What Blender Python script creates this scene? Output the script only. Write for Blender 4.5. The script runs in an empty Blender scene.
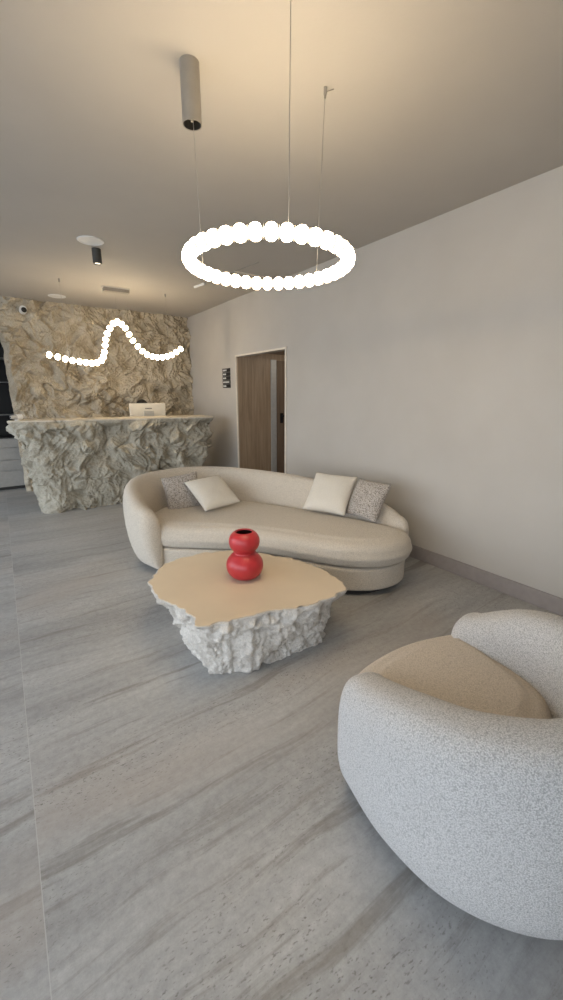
import bpy, bmesh, math, random
from mathutils import Vector, Matrix, noise, Quaternion

random.seed(7)
scene = bpy.context.scene
COL = scene.collection
PI = math.pi
CEIL = 2.955
RX = 3.158          # right wall plane

# ------------------------------------------------------------------ materials
def mat(name):
    m = bpy.data.materials.new(name)
    m.use_nodes = True
    nt = m.node_tree
    b = nt.nodes["Principled BSDF"]
    return m, nt, b

def N(nt, t, **kw):
    n = nt.nodes.new(t)
    for k, v in kw.items():
        if k in n.inputs.keys() if hasattr(n.inputs, 'keys') else False:
            n.inputs[k].default_value = v
        else:
            setattr(n, k, v)
    return n

def ramp(nt, stops, fac=None, interp='LINEAR'):
    r = nt.nodes.new('ShaderNodeValToRGB')
    r.color_ramp.interpolation = interp
    els = r.color_ramp.elements
    while len(els) < len(stops):
        els.new(0.5)
    for e, (p, c) in zip(els, stops):
        e.position = p
        e.color = (c[0], c[1], c[2], 1) if not isinstance(c, (int, float)) else (c, c, c, 1)
    if fac is not None:
        nt.links.new(fac, r.inputs['Fac'])
    return r

def noise_node(nt, scale, detail=4, rough=0.55, vec=None, dist=0.0):
    n = nt.nodes.new('ShaderNodeTexNoise')
    n.inputs['Scale'].default_value = scale
    n.inputs['Detail'].default_value = detail
    n.inputs['Roughness'].default_value = rough
    n.inputs['Distortion'].default_value = dist
    if vec is not None:
        nt.links.new(vec, n.inputs['Vector'])
    return n

def mapping(nt, scale=(1, 1, 1), loc=(0, 0, 0), rot=(0, 0, 0)):
    tc = nt.nodes.new('ShaderNodeTexCoord')
    mp = nt.nodes.new('ShaderNodeMapping')
    mp.inputs['Scale'].default_value = scale
    mp.inputs['Location'].default_value = loc
    mp.inputs['Rotation'].default_value = rot
    nt.links.new(tc.outputs['Object'], mp.inputs['Vector'])
    return mp.outputs['Vector']

def mixc(nt, a, b, fac, mode='MIX'):
    m = nt.nodes.new('ShaderNodeMix')
    m.data_type = 'RGBA'
    m.blend_type = mode
    for sock, v in ((m.inputs[6], a), (m.inputs[7], b)):
        if hasattr(v, 'is_linked') or hasattr(v, 'links'):
            nt.links.new(v, sock)
        else:
            sock.default_value = (v[0], v[1], v[2], 1)
    if isinstance(fac, (int, float)):
        m.inputs[0].default_value = fac
    else:
        nt.links.new(fac, m.inputs[0])
    return m.outputs[2]

def bump(nt, height, dist, strength, bsdf, prev=None):
    b = nt.nodes.new('ShaderNodeBump')
    b.inputs['Distance'].default_value = dist
    b.inputs['Strength'].default_value = strength
    nt.links.new(height, b.inputs['Height'])
    if prev is not None:
        nt.links.new(prev, b.inputs['Normal'])
    nt.links.new(b.outputs['Normal'], bsdf.inputs['Normal'])
    return b.outputs['Normal']

def simple(name, col, rough=0.5, metal=0.0, var=0.06, scale=20, bmp=0.0):
    """painted / plastic / metal surface with a faint procedural unevenness"""
    m, nt, b = mat(name)
    v = mapping(nt)
    n = noise_node(nt, scale, 3, 0.5, v)
    r = ramp(nt, [(0.3, [c * (1 - var) for c in col]), (0.7, [min(1, c * (1 + var)) for c in col])], n.outputs['Fac'])
    nt.links.new(r.outputs['Color'], b.inputs['Base Color'])
    b.inputs['Roughness'].default_value = rough
    b.inputs['Metallic'].default_value = metal
    if bmp:
        bump(nt, n.outputs['Fac'], bmp, 0.5, b)
    return m

def emit(name, col, strength):
    m, nt, b = mat(name)
    b.inputs['Base Color'].default_value = (0.9, 0.88, 0.82, 1)
    b.inputs['Roughness'].default_value = 0.35
    b.inputs['Emission Color'].default_value = (*col, 1)
    b.inputs['Emission Strength'].default_value = strength
    return m

def make_floor():
    m, nt, b = mat('travertine_slab')
    # slabs differ across the seam: shift coordinates per slab
    tc = nt.nodes.new('ShaderNodeTexCoord')
    sep = nt.nodes.new('ShaderNodeSeparateXYZ')
    nt.links.new(tc.outputs['Object'], sep.inputs[0])
    side = nt.nodes.new('ShaderNodeMath'); side.operation = 'LESS_THAN'
    nt.links.new(sep.outputs['X'], side.inputs[0]); side.inputs[1].default_value = -0.112
    sh = nt.nodes.new('ShaderNodeMath'); sh.operation = 'MULTIPLY'
    nt.links.new(side.outputs[0], sh.inputs[0]); sh.inputs[1].default_value = 7.37
    comb = nt.nodes.new('ShaderNodeCombineXYZ')
    ad = nt.nodes.new('ShaderNodeMath'); ad.operation = 'ADD'
    nt.links.new(sep.outputs['Y'], ad.inputs[0]); nt.links.new(sh.outputs[0], ad.inputs[1])
    nt.links.new(sep.outputs['X'], comb.inputs['X']); nt.links.new(ad.outputs[0], comb.inputs['Y'])
    nt.links.new(sh.outputs[0], comb.inputs['Z'])
    # large, slow warp so that the veins flow and bend
    wn = noise_node(nt, 0.9, 2, 0.5, comb.outputs[0])
    wsub = nt.nodes.new('ShaderNodeVectorMath'); wsub.operation = 'SUBTRACT'
    nt.links.new(wn.outputs['Color'], wsub.inputs[0]); wsub.inputs[1].default_value = (0.5, 0.5, 0.5)
    wsc = nt.nodes.new('ShaderNodeVectorMath'); wsc.operation = 'MULTIPLY'
    nt.links.new(wsub.outputs[0], wsc.inputs[0]); wsc.inputs[1].default_value = (0.4, 0.20, 0.0)
    wadd = nt.nodes.new('ShaderNodeVectorMath'); wadd.operation = 'ADD'
    nt.links.new(comb.outputs[0], wadd.inputs[0]); nt.links.new(wsc.outputs[0], wadd.inputs[1])
    def stretched(sx, sy, off=0):
        mp = nt.nodes.new('ShaderNodeMapping')
        mp.inputs['Scale'].default_value = (sx, sy, 1)
        mp.inputs['Location'].default_value = (off, off * 1.7, off)
        nt.links.new(wadd.outputs[0], mp.inputs['Vector'])
        return mp.outputs['Vector']
    broad = noise_node(nt, 1.0, 5, 0.6, stretched(0.35, 2.0))
    vein = noise_node(nt, 1.0, 6, 0.65, stretched(0.7, 9.0, 3.1))
    fine = noise_node(nt, 1.0, 4, 0.7, stretched(4.0, 34.0, 8.3))
    base = ramp(nt, [(0.30, (0.27, 0.265, 0.258)), (0.45, (0.36, 0.356, 0.35)), (0.6, (0.42, 0.415, 0.405)), (0.75, (0.375, 0.36, 0.34))], broad.outputs['Fac'])
    vr = ramp(nt, [(0.34, 1.0), (0.43, 0.0), (0.60, 0.0), (0.64, 0.55), (0.68, 0.0)], vein.outputs['Fac'])
    c1 = mixc(nt, base.outputs['Color'], (0.23, 0.215, 0.195), 0.0)
    mv = nt.nodes.new('ShaderNodeMath'); mv.operation = 'MULTIPLY'; mv.inputs[1].default_value = 0.75
    nt.links.new(vr.outputs['Color'], mv.inputs[0])
    c1 = mixc(nt, base.outputs['Color'], (0.225, 0.21, 0.19), mv.outputs[0])
    fr = ramp(nt, [(0.3, 0.90), (0.65, 1.05)], fine.outputs['Fac'])
    c2 = mixc(nt, c1, fr.outputs['Color'], 1.0, 'MULTIPLY')
    mot = noise_node(nt, 26, 7, 0.85, comb.outputs[0])
    mr = ramp(nt, [(0.3, 0.78), (0.7, 1.15)], mot.outputs['Fac'])
    c2 = mixc(nt, c2, mr.outputs['Color'], 1.0, 'MULTIPLY')
    # warm tint patches
    tint = noise_node(nt, 1.3, 2, 0.5, stretched(0.6, 1.2, 5.5))
    tr = ramp(nt, [(0.52, 0.0), (0.78, 0.4)], tint.outputs['Fac'])
    c3 = mixc(nt, c2, (0.44, 0.37, 0.31), tr.outputs['Color'])
    # travertine pits, denser in bands
    pit = noise_node(nt, 1.0, 3, 0.6, stretched(60, 150, 1.7))
    band = noise_node(nt, 1.0, 2, 0.5, stretched(0.8, 3.2, 12.0))
    pr = ramp(nt, [(0.34, 1.0), (0.40, 0.0)], pit.outputs['Fac'])
    br = ramp(nt, [(0.42, 0.12), (0.62, 1.0)], band.outputs['Fac'])
    pm = nt.nodes.new('ShaderNodeMath'); pm.operation = 'MULTIPLY'
    nt.links.new(pr.outputs['Color'], pm.inputs[0]); nt.links.new(br.outputs['Color'], pm.inputs[1])
    c4 = mixc(nt, c3, (0.19, 0.18, 0.165), pm.outputs[0])
    # the joint between slabs: pale grout line at x = -0.112 and its repeats, every 3.25 m
    jx = nt.nodes.new('ShaderNodeMath'); jx.operation = 'ADD'; jx.inputs[1].default_value = 0.112
    nt.links.new(sep.outputs['X'], jx.inputs[0])
    jab = nt.nodes.new('ShaderNodeMath'); jab.operation = 'ABSOLUTE'
    nt.links.new(jx.outputs[0], jab.inputs[0])
    jl = nt.nodes.new('ShaderNodeMath'); jl.operation = 'LESS_THAN'; jl.inputs[1].default_value = 0.0015
    nt.links.new(jab.outputs[0], jl.inputs[0])
    jm = nt.nodes.new('ShaderNodeMath'); jm.operation = 'MULTIPLY'; jm.inputs[1].default_value = 0.55
    nt.links.new(jl.outputs[0], jm.inputs[0])
    c5 = mixc(nt, c4, (0.52, 0.51, 0.49), jm.outputs[0])
    nt.links.new(c5, b.inputs['Base Color'])
    rr = ramp(nt, [(0.3, 0.36), (0.7, 0.5)], vein.outputs['Fac'])
    nt.links.new(rr.outputs['Color'], b.inputs['Roughness'])
    b.inputs['Specular IOR Level'].default_value = 0.4
    inv = nt.nodes.new('ShaderNodeMath'); inv.operation = 'SUBTRACT'; inv.inputs[0].default_value = 1.0
    nt.links.new(pm.outputs[0], inv.inputs[1])
    bump(nt, inv.outputs[0], 0.0015, 0.5, b)
    return m

def make_plaster(name, c1, c2, rough=0.8):
    m, nt, b = mat(name)
    v = mapping(nt)
    n = noise_node(nt, 1.6, 5, 0.55, v)
    r = ramp(nt, [(0.3, c1), (0.7, c2)], n.outputs['Fac'])
    nt.links.new(r.outputs['Color'], b.inputs['Base Color'])
    b.inputs['Roughness'].default_value = rough
    f = noise_node(nt, 60, 4, 0.6, v)
    bump(nt, f.outputs['Fac'], 0.002, 0.2, b)
    return m

def make_stone(name, dark, mid, light, scale=3.0, bdist=0.012, grain=55):
    m, nt, b = mat(name)
    v = mapping(nt)
    n = noise_node(nt, scale, 8, 0.62, v, 0.6)
    r = ramp(nt, [(0.28, dark), (0.5, mid), (0.72, light)], n.outputs['Fac'])
    g = noise_node(nt, grain, 4, 0.7, v)
    gr = ramp(nt, [(0.3, 0.78), (0.65, 1.08)], g.outputs['Fac'])
    c = mixc(nt, r.outputs['Color'], gr.outputs['Color'], 1.0, 'MULTIPLY')
    nt.links.new(c, b.inputs['Base Color'])
    b.inputs['Roughness'].default_value = 0.9
    b.inputs['Specular IOR Level'].default_value = 0.2
    n2 = noise_node(nt, scale * 7, 8, 0.68, v)
    b1 = bump(nt, n2.outputs['Fac'], bdist, 1.0, b)
    return m

def make_boucle(name, c1, c2, scale=190, dist=0.004):
    m, nt, b = mat(name)
    v = mapping(nt)
    vo = nt.nodes.new('ShaderNodeTexVoronoi')
    vo.inputs['Scale'].default_value = scale
    nt.links.new(v, vo.inputs['Vector'])
    n = noise_node(nt, scale * 1.5, 3, 0.7, v, 0.5)
    mx = nt.nodes.new('ShaderNodeMath'); mx.operation = 'MULTIPLY_ADD'
    nt.links.new(vo.outputs['Distance'], mx.inputs[0]); mx.inputs[1].default_value = -0.55
    nt.links.new(n.outputs['Fac'], mx.inputs[2])
    r = ramp(nt, [(0.0, c1), (0.42, c2)], mx.outputs[0])
    nt.links.new(r.outputs['Color'], b.inputs['Base Color'])
    b.inputs['Roughness'].default_value = 0.95
    b.inputs['Specular IOR Level'].default_value = 0.15
    b.inputs['Sheen Weight'].default_value = 0.2
    b.inputs['Sheen Roughness'].default_value = 0.5
    bump(nt, mx.outputs[0], dist, 1.0, b)
    return m

def make_wood(name, c1, c2, c3):
    m, nt, b = mat(name)
    v = mapping(nt, (14, 14, 0.7))
    n = noise_node(nt, 1.6, 6, 0.6, v, 0.8)
    r = ramp(nt, [(0.3, c1), (0.5, c2), (0.7, c3)], n.outputs['Fac'])
    v2 = mapping(nt, (90, 90, 2.5))
    n2 = noise_node(nt, 1.0, 3, 0.6, v2)
    r2 = ramp(nt, [(0.3, 0.85), (0.7, 1.1)], n2.outputs['Fac'])
    c = mixc(nt, r.outputs['Color'], r2.outputs['Color'], 1.0, 'MULTIPLY')
    nt.links.new(c, b.inputs['Base Color'])
    b.inputs['Roughness'].default_value = 0.5
    bump(nt, n2.outputs['Fac'], 0.001, 0.3, b)
    return m

def make_glass():
    m = bpy.data.materials.new('window_glass'); m.use_nodes = True
    nt = m.node_tree
    nt.nodes.clear()
    o = nt.nodes.new('ShaderNodeOutputMaterial')
    t = nt.nodes.new('ShaderNodeBsdfTransparent')
    g = nt.nodes.new('ShaderNodeBsdfGlossy'); g.inputs['Roughness'].default_value = 0.02
    mx = nt.nodes.new('ShaderNodeMixShader'); mx.inputs[0].default_value = 0.06
    nt.links.new(t.outputs[0], mx.inputs[1]); nt.links.new(g.outputs[0], mx.inputs[2])
    nt.links.new(mx.outputs[0], o.inputs['Surface'])
    return m

M = dict(
    floor=make_floor(),
    plaster=make_plaster('greige_plaster', (0.475, 0.443, 0.40), (0.515, 0.483, 0.44)),
    ceiling=make_plaster('ceiling_paint', (0.45, 0.42, 0.385), (0.48, 0.45, 0.41), 0.75),
    stone_wall=make_stone('beige_rock', (0.37, 0.315, 0.235), (0.50, 0.435, 0.335), (0.60, 0.535, 0.425), 2.2, 0.02, 50),
    stone_desk=make_stone('grey_rock', (0.32, 0.295, 0.235), (0.435, 0.40, 0.325), (0.56, 0.525, 0.44), 2.6, 0.018, 45),
    stone_table=make_stone('white_rock', (0.46, 0.425, 0.38), (0.66, 0.62, 0.565), (0.78, 0.745, 0.69), 5.0, 0.014, 90),
    desk_top=simple('pale_stone_top', (0.62, 0.55, 0.44), 0.5),
    table_top=simple('sand_lacquer', (0.61, 0.505, 0.375), 0.42, 0, 0.04, 3),
    boucle_chair=make_boucle('white_boucle', (0.42, 0.41, 0.40), (0.81, 0.79, 0.775), 230, 0.006),
    boucle_seat=make_boucle('cream_boucle', (0.46, 0.40, 0.33), (0.66, 0.58, 0.49), 190, 0.004),
    sofa=make_boucle('oatmeal_boucle', (0.46, 0.405, 0.335), (0.76, 0.685, 0.58), 220, 0.003),
    pillow_white=make_boucle('ivory_linen', (0.60, 0.56, 0.49), (0.78, 0.73, 0.64), 320, 0.0015),
    pillow_grey=make_boucle('grey_tweed', (0.12, 0.105, 0.092), (0.66, 0.60, 0.54), 130, 0.003),
    red=simple('red_glaze', (0.44, 0.027, 0.032), 0.36, 0, 0.10, 12),
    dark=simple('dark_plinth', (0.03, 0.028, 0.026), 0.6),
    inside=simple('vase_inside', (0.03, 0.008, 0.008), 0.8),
    baseboard=simple('taupe_baseboard', (0.30, 0.265, 0.25), 0.5),
    cream=simple('cream_frame', (0.72, 0.66, 0.57), 0.5),
    wood=make_wood('brown_oak', (0.30, 0.215, 0.14), (0.40, 0.29, 0.19), (0.47, 0.35, 0.24)),
    darkwood=make_wood('dark_oak', (0.17, 0.12, 0.08), (0.22, 0.155, 0.105), (0.26, 0.19, 0.13)),
    grey_metal=simple('grey_metal', (0.33, 0.31, 0.28), 0.45, 0.5),
    graphite=simple('graphite_metal', (0.09, 0.09, 0.085), 0.4, 0.6),
    black=simple('black_plastic', (0.012, 0.012, 0.013), 0.45),
    black_matt=simple('black_shelf', (0.005, 0.005, 0.005), 0.7),
    wire=simple('steel_wire', (0.45, 0.43, 0.40), 0.4, 0.8),
    white=simple('white_paint', (0.80, 0.80, 0.79), 0.45, 0, 0.02),
    monitor=simple('white_plastic', (0.74, 0.70, 0.62), 0.4, 0, 0.02),
    greycab=simple('grey_lacquer', (0.30, 0.29, 0.27), 0.45),
    letter=simple('sign_letter', (0.75, 0.75, 0.73), 0.5, 0, 0.02),
    letter_dark=simple('dark_letter', (0.12, 0.12, 0.12), 0.5),
    strip=simple('pale_metal', (0.56, 0.55, 0.52), 0.4, 0.2),
    shelf=simple('steel_shelf', (0.20, 0.20, 0.20), 0.4, 0.3),
    bead=emit('glowing_bead', (1.0, 0.79, 0.51), 38.0),
    bead_far=emit('glowing_bead_wave', (1.0, 0.80, 0.53), 24.0),
    spot=emit('spot_lens', (1.0, 0.85, 0.62), 5.0),
    frame=simple('window_frame', (0.10, 0.10, 0.10), 0.4, 0.4),
    glass=make_glass(),
    ground=simple('paving', (0.42, 0.41, 0.39), 0.8, 0, 0.1, 4),
    skin=simple('skin', (0.50, 0.31, 0.22), 0.5, 0, 0.05),
    cloth_black=simple('black_cloth', (0.018, 0.018, 0.02), 0.9),
    hair=simple('dark_hair', (0.012, 0.010, 0.009), 0.55, 0, 0.2, 60),
)

# ------------------------------------------------------------------ object helpers
ORG = {}
def obj(name, bm, material, parent=None, origin=(0, 0, 0), smooth=False):
    """link a bmesh, written in world coordinates, as ONE mesh object"""
    org = Vector(ORG[parent.name]) if parent is not None else Vector(origin)
    bmesh.ops.translate(bm, verts=bm.verts, vec=-org)
    bmesh.ops.recalc_face_normals(bm, faces=bm.faces)
    me = bpy.data.meshes.new(name)
    bm.to_mesh(me); bm.free()
    mats = material if isinstance(material, (list, tuple)) else [material]
    for m in mats:
        me.materials.append(m)
    if smooth:
        for p in me.polygons:
            p.use_smooth = True
    o = bpy.data.objects.new(name, me)
    COL.objects.link(o)
    if parent is not None:
        o.parent = parent
        ORG[o.name] = tuple(org)
    else:
        o.location = org
        ORG[o.name] = tuple(org)
    return o

def thing(name, label, cat, loc, group=None):
    o = bpy.data.objects.new(name, None)
    o.empty_display_size = 0.1
    COL.objects.link(o)
    o.location = loc
    ORG[o.name] = tuple(loc)
    tag(o, label, cat, group)
    return o

def tag(o, label, cat, group=None):
    o['label'] = label; o['category'] = cat
    if group: o['group'] = group
    return o

def struct(name, bm, material, parent=None, smooth=False):
    o = obj(name, bm, material, parent, smooth=smooth)
    o['kind'] = 'structure'
    return o

def box(bm, x0, y0, z0, x1, y1, z1, bevel=0.0):
    r = bmesh.ops.create_cube(bm, size=1)
    vs = r['verts']
    bmesh.ops.scale(bm, verts=vs, vec=(abs(x1 - x0), abs(y1 - y0), abs(z1 - z0)))
    bmesh.ops.translate(bm, verts=vs, vec=((x0 + x1) / 2, (y0 + y1) / 2, (z0 + z1) / 2))
    if bevel:
        es = list({e for v in vs for e in v.link_edges})
        bmesh.ops.bevel(bm, geom=es, offset=bevel, segments=2, affect='EDGES', profile=0.5)
    return bm

def bx(*a, **k):
    return box(bmesh.new(), *a, **k)

def tube(bm, p, q, r, n=12, cap=True, r2=None):
    p, q = Vector(p), Vector(q)
    d = q - p
    res = bmesh.ops.create_cone(bm, cap_ends=cap, segments=n, radius1=r, radius2=r if r2 is None else r2, depth=d.length)
    rot = Vector((0, 0, 1)).rotation_difference(d.normalized()).to_matrix().to_4x4()
    bmesh.ops.transform(bm, matrix=Matrix.Translation((p + q) / 2) @ rot, verts=res['verts'])
    return bm

def lathe(bm, prof, c=(0, 0, 0), n=48, close=False):
    rings = []
    for r, z in prof:
        if r < 1e-5:
            rings.append([bm.verts.new((c[0], c[1], c[2] + z))])
        else:
            rings.append([bm.verts.new((c[0] + r * math.cos(2 * PI * k / n), c[1] + r * math.sin(2 * PI * k / n), c[2] + z)) for k in range(n)])
    for a, b in zip(rings, rings[1:]):
        for k in range(n):
            k2 = (k + 1) % n
            if len(a) == 1 and len(b) == 1: continue
            if len(a) == 1: bm.faces.new((a[0], b[k], b[k2]))
            elif len(b) == 1: bm.faces.new((a[k], a[k2], b[0]))
            else: bm.faces.new((a[k], a[k2], b[k2], b[k]))
    return bm

def catmull(pts, n, closed=False):
    """resample a control polyline with n points of even arc length"""
    P = [Vector(p) for p in pts]
    m = len(P)
    dense = []
    segs = m if closed else m - 1
    for i in range(segs):
        if closed:
            a, b, c, d = P[(i - 1) % m], P[i], P[(i + 1) % m], P[(i + 2) % m]
        else:
            a, b, c, d = P[max(i - 1, 0)], P[i], P[i + 1], P[min(i + 2, m - 1)]
        for k in range(24):
            t = k / 24
            dense.append(0.5 * ((2 * b) + (c - a) * t + (2 * a - 5 * b + 4 * c - d) * t * t + (3 * b - a - 3 * c + d) * t ** 3))
    if not closed: dense.append(P[-1].copy())
    else: dense.append(dense[0].copy())
    L = [0]
    for u, v in zip(dense, dense[1:]): L.append(L[-1] + (v - u).length)
    out = []
    j = 0
    cnt = n if closed else n - 1
    for k in range(n):
        s = L[-1] * k / cnt
        while j < len(L) - 2 and L[j + 1] < s: j += 1
        t = (s - L[j]) / max(1e-9, L[j + 1] - L[j])
        out.append(dense[j].lerp(dense[j + 1], min(1, max(0, t))))
    return out

def grid_faces(bm, rows, wrap=False):
    for a, b in zip(rows, rows[1:]):
        n = len(a)
        for k in range(n if wrap else n - 1):
            k2 = (k + 1) % n
            bm.faces.new((a[k], a[k2], b[k2], b[k]))

def nvec(p):
    return Vector((noise.noise(p + Vector((31.7, 4.1, 9.3))), noise.noise(p + Vector((-17.2, 22.9, 6.6))), noise.noise(p + Vector((8.8, -13.4, 41.5)))))

def fbm(p, o=4, H=0.9, lac=2.0):
    return noise.fractal(p, H, lac, o)

def smoothstep(a, b, x):
    t = max(0, min(1, (x - a) / (b - a)))
    return t * t * (3 - 2 * t)

# ------------------------------------------------------------------ camera
cam = bpy.data.cameras.new('camera')
co = bpy.data.objects.new('camera', cam)
COL.objects.link(co)
fw = Vector((0.5478456513377385, 0.7971203690153459, -0.25389812841210146))
rt = Vector((0.8241261886220157, -0.5664062369248328, 0.0))
upv = rt.cross(fw)
co.matrix_world = Matrix(((rt.x, upv.x, -fw.x, 0), (rt.y, upv.y, -fw.y, 0), (rt.z, upv.z, -fw.z, 1.55), (0, 0, 0, 1)))
cam.sensor_fit = 'VERTICAL'
cam.sensor_height = 36
cam.lens = 36 * 400 / 1000
cam.clip_start = 0.02
scene.camera = co

# ------------------------------------------------------------------ room shell
X0, Y0, Y1 = -3.0, -2.6, 8.45
struct('floor', bx(X0 - .15, Y0 - .15, -.12, 5.2, Y1 + .12, 0), M['floor'])
struct('ceiling', bx(X0 - .15, Y0 - .15, CEIL, RX + .14, Y1 + .12, CEIL + .15), M['ceiling'])

DY0, DY1, DZ = 4.50, 5.83, 2.125
bm = bmesh.new()
box(bm, RX, Y0, 0, RX + .12, DY0, CEIL)
box(bm, RX, DY1, 0, RX + .12, Y1, CEIL)
box(bm, RX, DY0, DZ, RX + .12, DY1, CEIL)
struct('wall_right', bm, M['plaster'])
struct('wall_alcove', bx(X0 - .12, Y1, 0, RX + .12, Y1 + .12, CEIL), M['plaster'])

def wall_with_openings(name, axis, fixed0, fixed1, a0, a1, openings, zlo, zhi):
    bm = bmesh.new()
    def b(u0, u1, z0, z1):
        if u1 - u0 < 1e-4: return
        if axis == 'x': box(bm, u0, fixed0, z0, u1, fixed1, z1)
        else: box(bm, fixed0, u0, z0, fixed1, u1, z1)
    cur = a0
    for u0, u1 in openings:
        b(cur, u0, 0, CEIL); b(u0, u1, 0, zlo); b(u0, u1, zhi, CEIL)
        cur = u1
    b(cur, a1, 0, CEIL)
    struct(name, bm, M['plaster'])

ZL, ZH = 0.06, 2.75
op_front = [(-2.7, -0.9)]
op_left = [(-2.3, -0.5), (-0.3, 1.5), (1.7, 3.5), (3.7, 5.5), (5.7, 7.3)]
wall_with_openings('wall_front', 'x', Y0 - .12, Y0, X0 - .12, RX + .12, op_front, ZL, ZH)
wall_with_openings('wall_left', 'y', X0 - .12, X0, Y0, Y1, op_left, ZL, ZH)
wi = 0
for axis, ops in (('x', op_front), ('y', op_left)):
    for u0, u1 in ops:
        wi += 1
        def bb(bm, a0, a1, z0, z1, d0, d1):
            if axis == 'x': box(bm, a0, Y0 - d1, z0, a1, Y0 - d0, z1)
            else: box(bm, X0 - d1, a0, z0, X0 - d0, a1, z1)
        bm = bmesh.new()
        bb(bm, u0, u1, ZL, ZL + .06, .03, .09); bb(bm, u0, u1, ZH - .06, ZH, .03, .09)
        bb(bm, u0, u0 + .06, ZL + .06, ZH - .06, .03, .09); bb(bm, u1 - .06, u1, ZL + .06, ZH - .06, .03, .09)
        w = struct('window_%d' % wi, bm, M['frame'])
        bm = bmesh.new()
        bb(bm, u0 + .06, u1 - .06, ZL + .06, ZH - .06, .055, .063)
        struct('pane', bm, M['glass'], w)
struct('ground', bx(-14, -14, -.3, 9, 12, -.13), M['ground'])

# baseboard on the right wall
bm = bmesh.new()
box(bm, RX - .016, Y0, 0, RX, DY0 - .06, .128, bevel=.003)
box(bm, RX - .016, DY1 + .06, 0, RX, 7.62, .128, bevel=.003)
struct('baseboard_right', bm, M['baseboard'])

# doorway frame
bm = bmesh.new()
box(bm, RX - .014, DY0 - .026, 0, RX - .001, DY0, DZ + .024)
box(bm, RX - .014, DY1, 0, RX - .001, DY1 + .026, DZ + .024)
box(bm, RX - .014, DY0, DZ, RX - .001, DY1, DZ + .024)
struct('trim_1', bm, M['cream'])

# passage behind the doorway
struct('wall_passage', bx(RX + .12, DY1, 0, 5.1, DY1 + .1, 2.3), M['wood'])
bm = bmesh.new()
box(bm, 5.0, DY0 - .1, 0, 5.1, DY1, 2.3)
box(bm, RX + .12, DY0 - .1, 0, 5.0, DY0, 2.3)
struct('wall_passage_end', bm, M['darkwood'])
struct('ceiling_passage', bx(RX + .12, DY0 - .1, 2.2, 5.1, DY1, 2.3), M['darkwood'])
bm = bmesh.new()
box(bm, RX + .002, DY1 - .014, 0, RX + .62, DY1 - .001, DZ - .002)
struct('trim_2', bm, M['wood'])
d = struct('door_1', bx(3.90, DY1 - .02, .01, 4.78, DY1 - .002, 2.10), M['darkwood'])
struct('door_frame', bx(3.785, DY1 - .03, 0, 3.885, DY1 - .002, 2.11), M['strip'], d)
bm = bmesh.new()
box(bm, 3.965, DY1 - .032, 1.08, 4.02, DY1 - .02, 1.25)
tube(bm, (3.993, DY1 - .03, 1.20), (3.993, DY1 - .07, 1.20), .012)
box(bm, 3.98, DY1 - .08, 1.188, 4.12, DY1 - .062, 1.212, bevel=.004)
struct('door_handle', bm, M['black'], d)

# ------------------------------------------------------------------ rock-clad back wall
def terrace(t, n, sharp=.72):
    t *= n
    f = math.floor(t)
    return (f + smoothstep(sharp, 1.0, t - f)) / n

def crag(q0, s, warp=1.0):
    """fractured, folded rock: lumps parted by sharp creases, ridges and little cliffs"""
    w = nvec(q0 * (1.2 * s)) * (.22 / s * warp) + nvec(q0 * (5.0 * s) + Vector((5, 2, 1))) * (.07 / s * warp)
    q = q0 + w
    big = noise.noise(q * (1.2 * s))
    b1 = abs(noise.noise(q * (2.4 * s) + Vector((9, 1, 4))))          # sharp valleys
    r1 = -abs(noise.noise(q * (3.3 * s) + Vector((1, 6, 3))))         # sharp ridges
    b2 = abs(noise.noise(q * (6.0 * s) + Vector((2, 8, 7))))
    r2 = -abs(noise.noise(q * (8.5 * s) + Vector((3, 2, 9))))
    b3 = abs(noise.noise(q * (14 * s) + Vector((4, 3, 1))))
    r3 = -abs(noise.noise(q * (21 * s) + Vector((6, 1, 5))))
    cl = terrace(noise.noise(q * (2.7 * s) + Vector((3, 3, 8))) * .5 + .5, 8, .55)
    cr = max(0, 1 - 9 * abs(noise.noise(q * (3.0 * s) + Vector((7, 7, 1))))) * max(0, noise.noise(q0 * (2.2 * s) + Vector((0, 4, 0))) + .25)
    f = fbm(q0 * (26 * s), 4)
    m = smoothstep(-.25, .30, noise.noise(q0 * (1.7 * s) + Vector((8, 3, 2))))      # some faces split clean, others shatter
    m2 = smoothstep(-.2, .25, noise.noise(q0 * (3.1 * s) + Vector((2, 9, 6))))
    return (big * .07 + b1 * .13 + r1 * .09 + (b2 * .060 + r2 * .055) * (.25 + .95 * m) + (b3 * .026 + r3 * .020) * (.2 + m2)
            + (cl - .5) * .20 - cr * .10 + f * .007) / s

def rock_h(u, v):
    return crag(Vector((u, v * 1.1, 12.9)), 1.35) * 1.5 + .02

bm = bmesh.new()
NX, NZ = 380, 380
rows = []
for j in range(NZ + 1):
    z = CEIL * j / NZ
    xl = 0.172 + 0.03 * fbm(Vector((0, z * 2.2, 1.0)), 4)
    row = []
    for i in range(NX + 1):
        t = i / NX
        x = xl + (RX - xl) * t
        h = rock_h(x, z)
        edge = smoothstep(0, .025, t)          # rounds back on the free left edge
        y = 7.70 - h * (0.35 + 0.65 * edge) + (1 - edge) * 0.05
        row.append(bm.verts.new((x, y, z)))
    rows.append(row)
grid_faces(bm, rows)
# return on the left edge and closed back
back = [bm.verts.new((r[0].co.x + .02 + 0.02 * noise.noise(Vector((0, r[0].co.z * 5, 3))), 8.05, r[0].co.z)) for r in rows]
mid = [bm.verts.new((r[0].co.x + 0.012 * noise.noise(Vector((4, r[0].co.z * 7, 3))), 7.86, r[0].co.z)) for r in rows]
backr = [bm.verts.new((RX, 8.05, r[0].co.z)) for r in rows]
grid_faces(bm, list(map(list, zip([r[0] for r in rows], mid, back, backr, [r[-1] for r in rows]))))
struct('wall_back', bm, M['stone_wall'], smooth=True)

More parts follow.
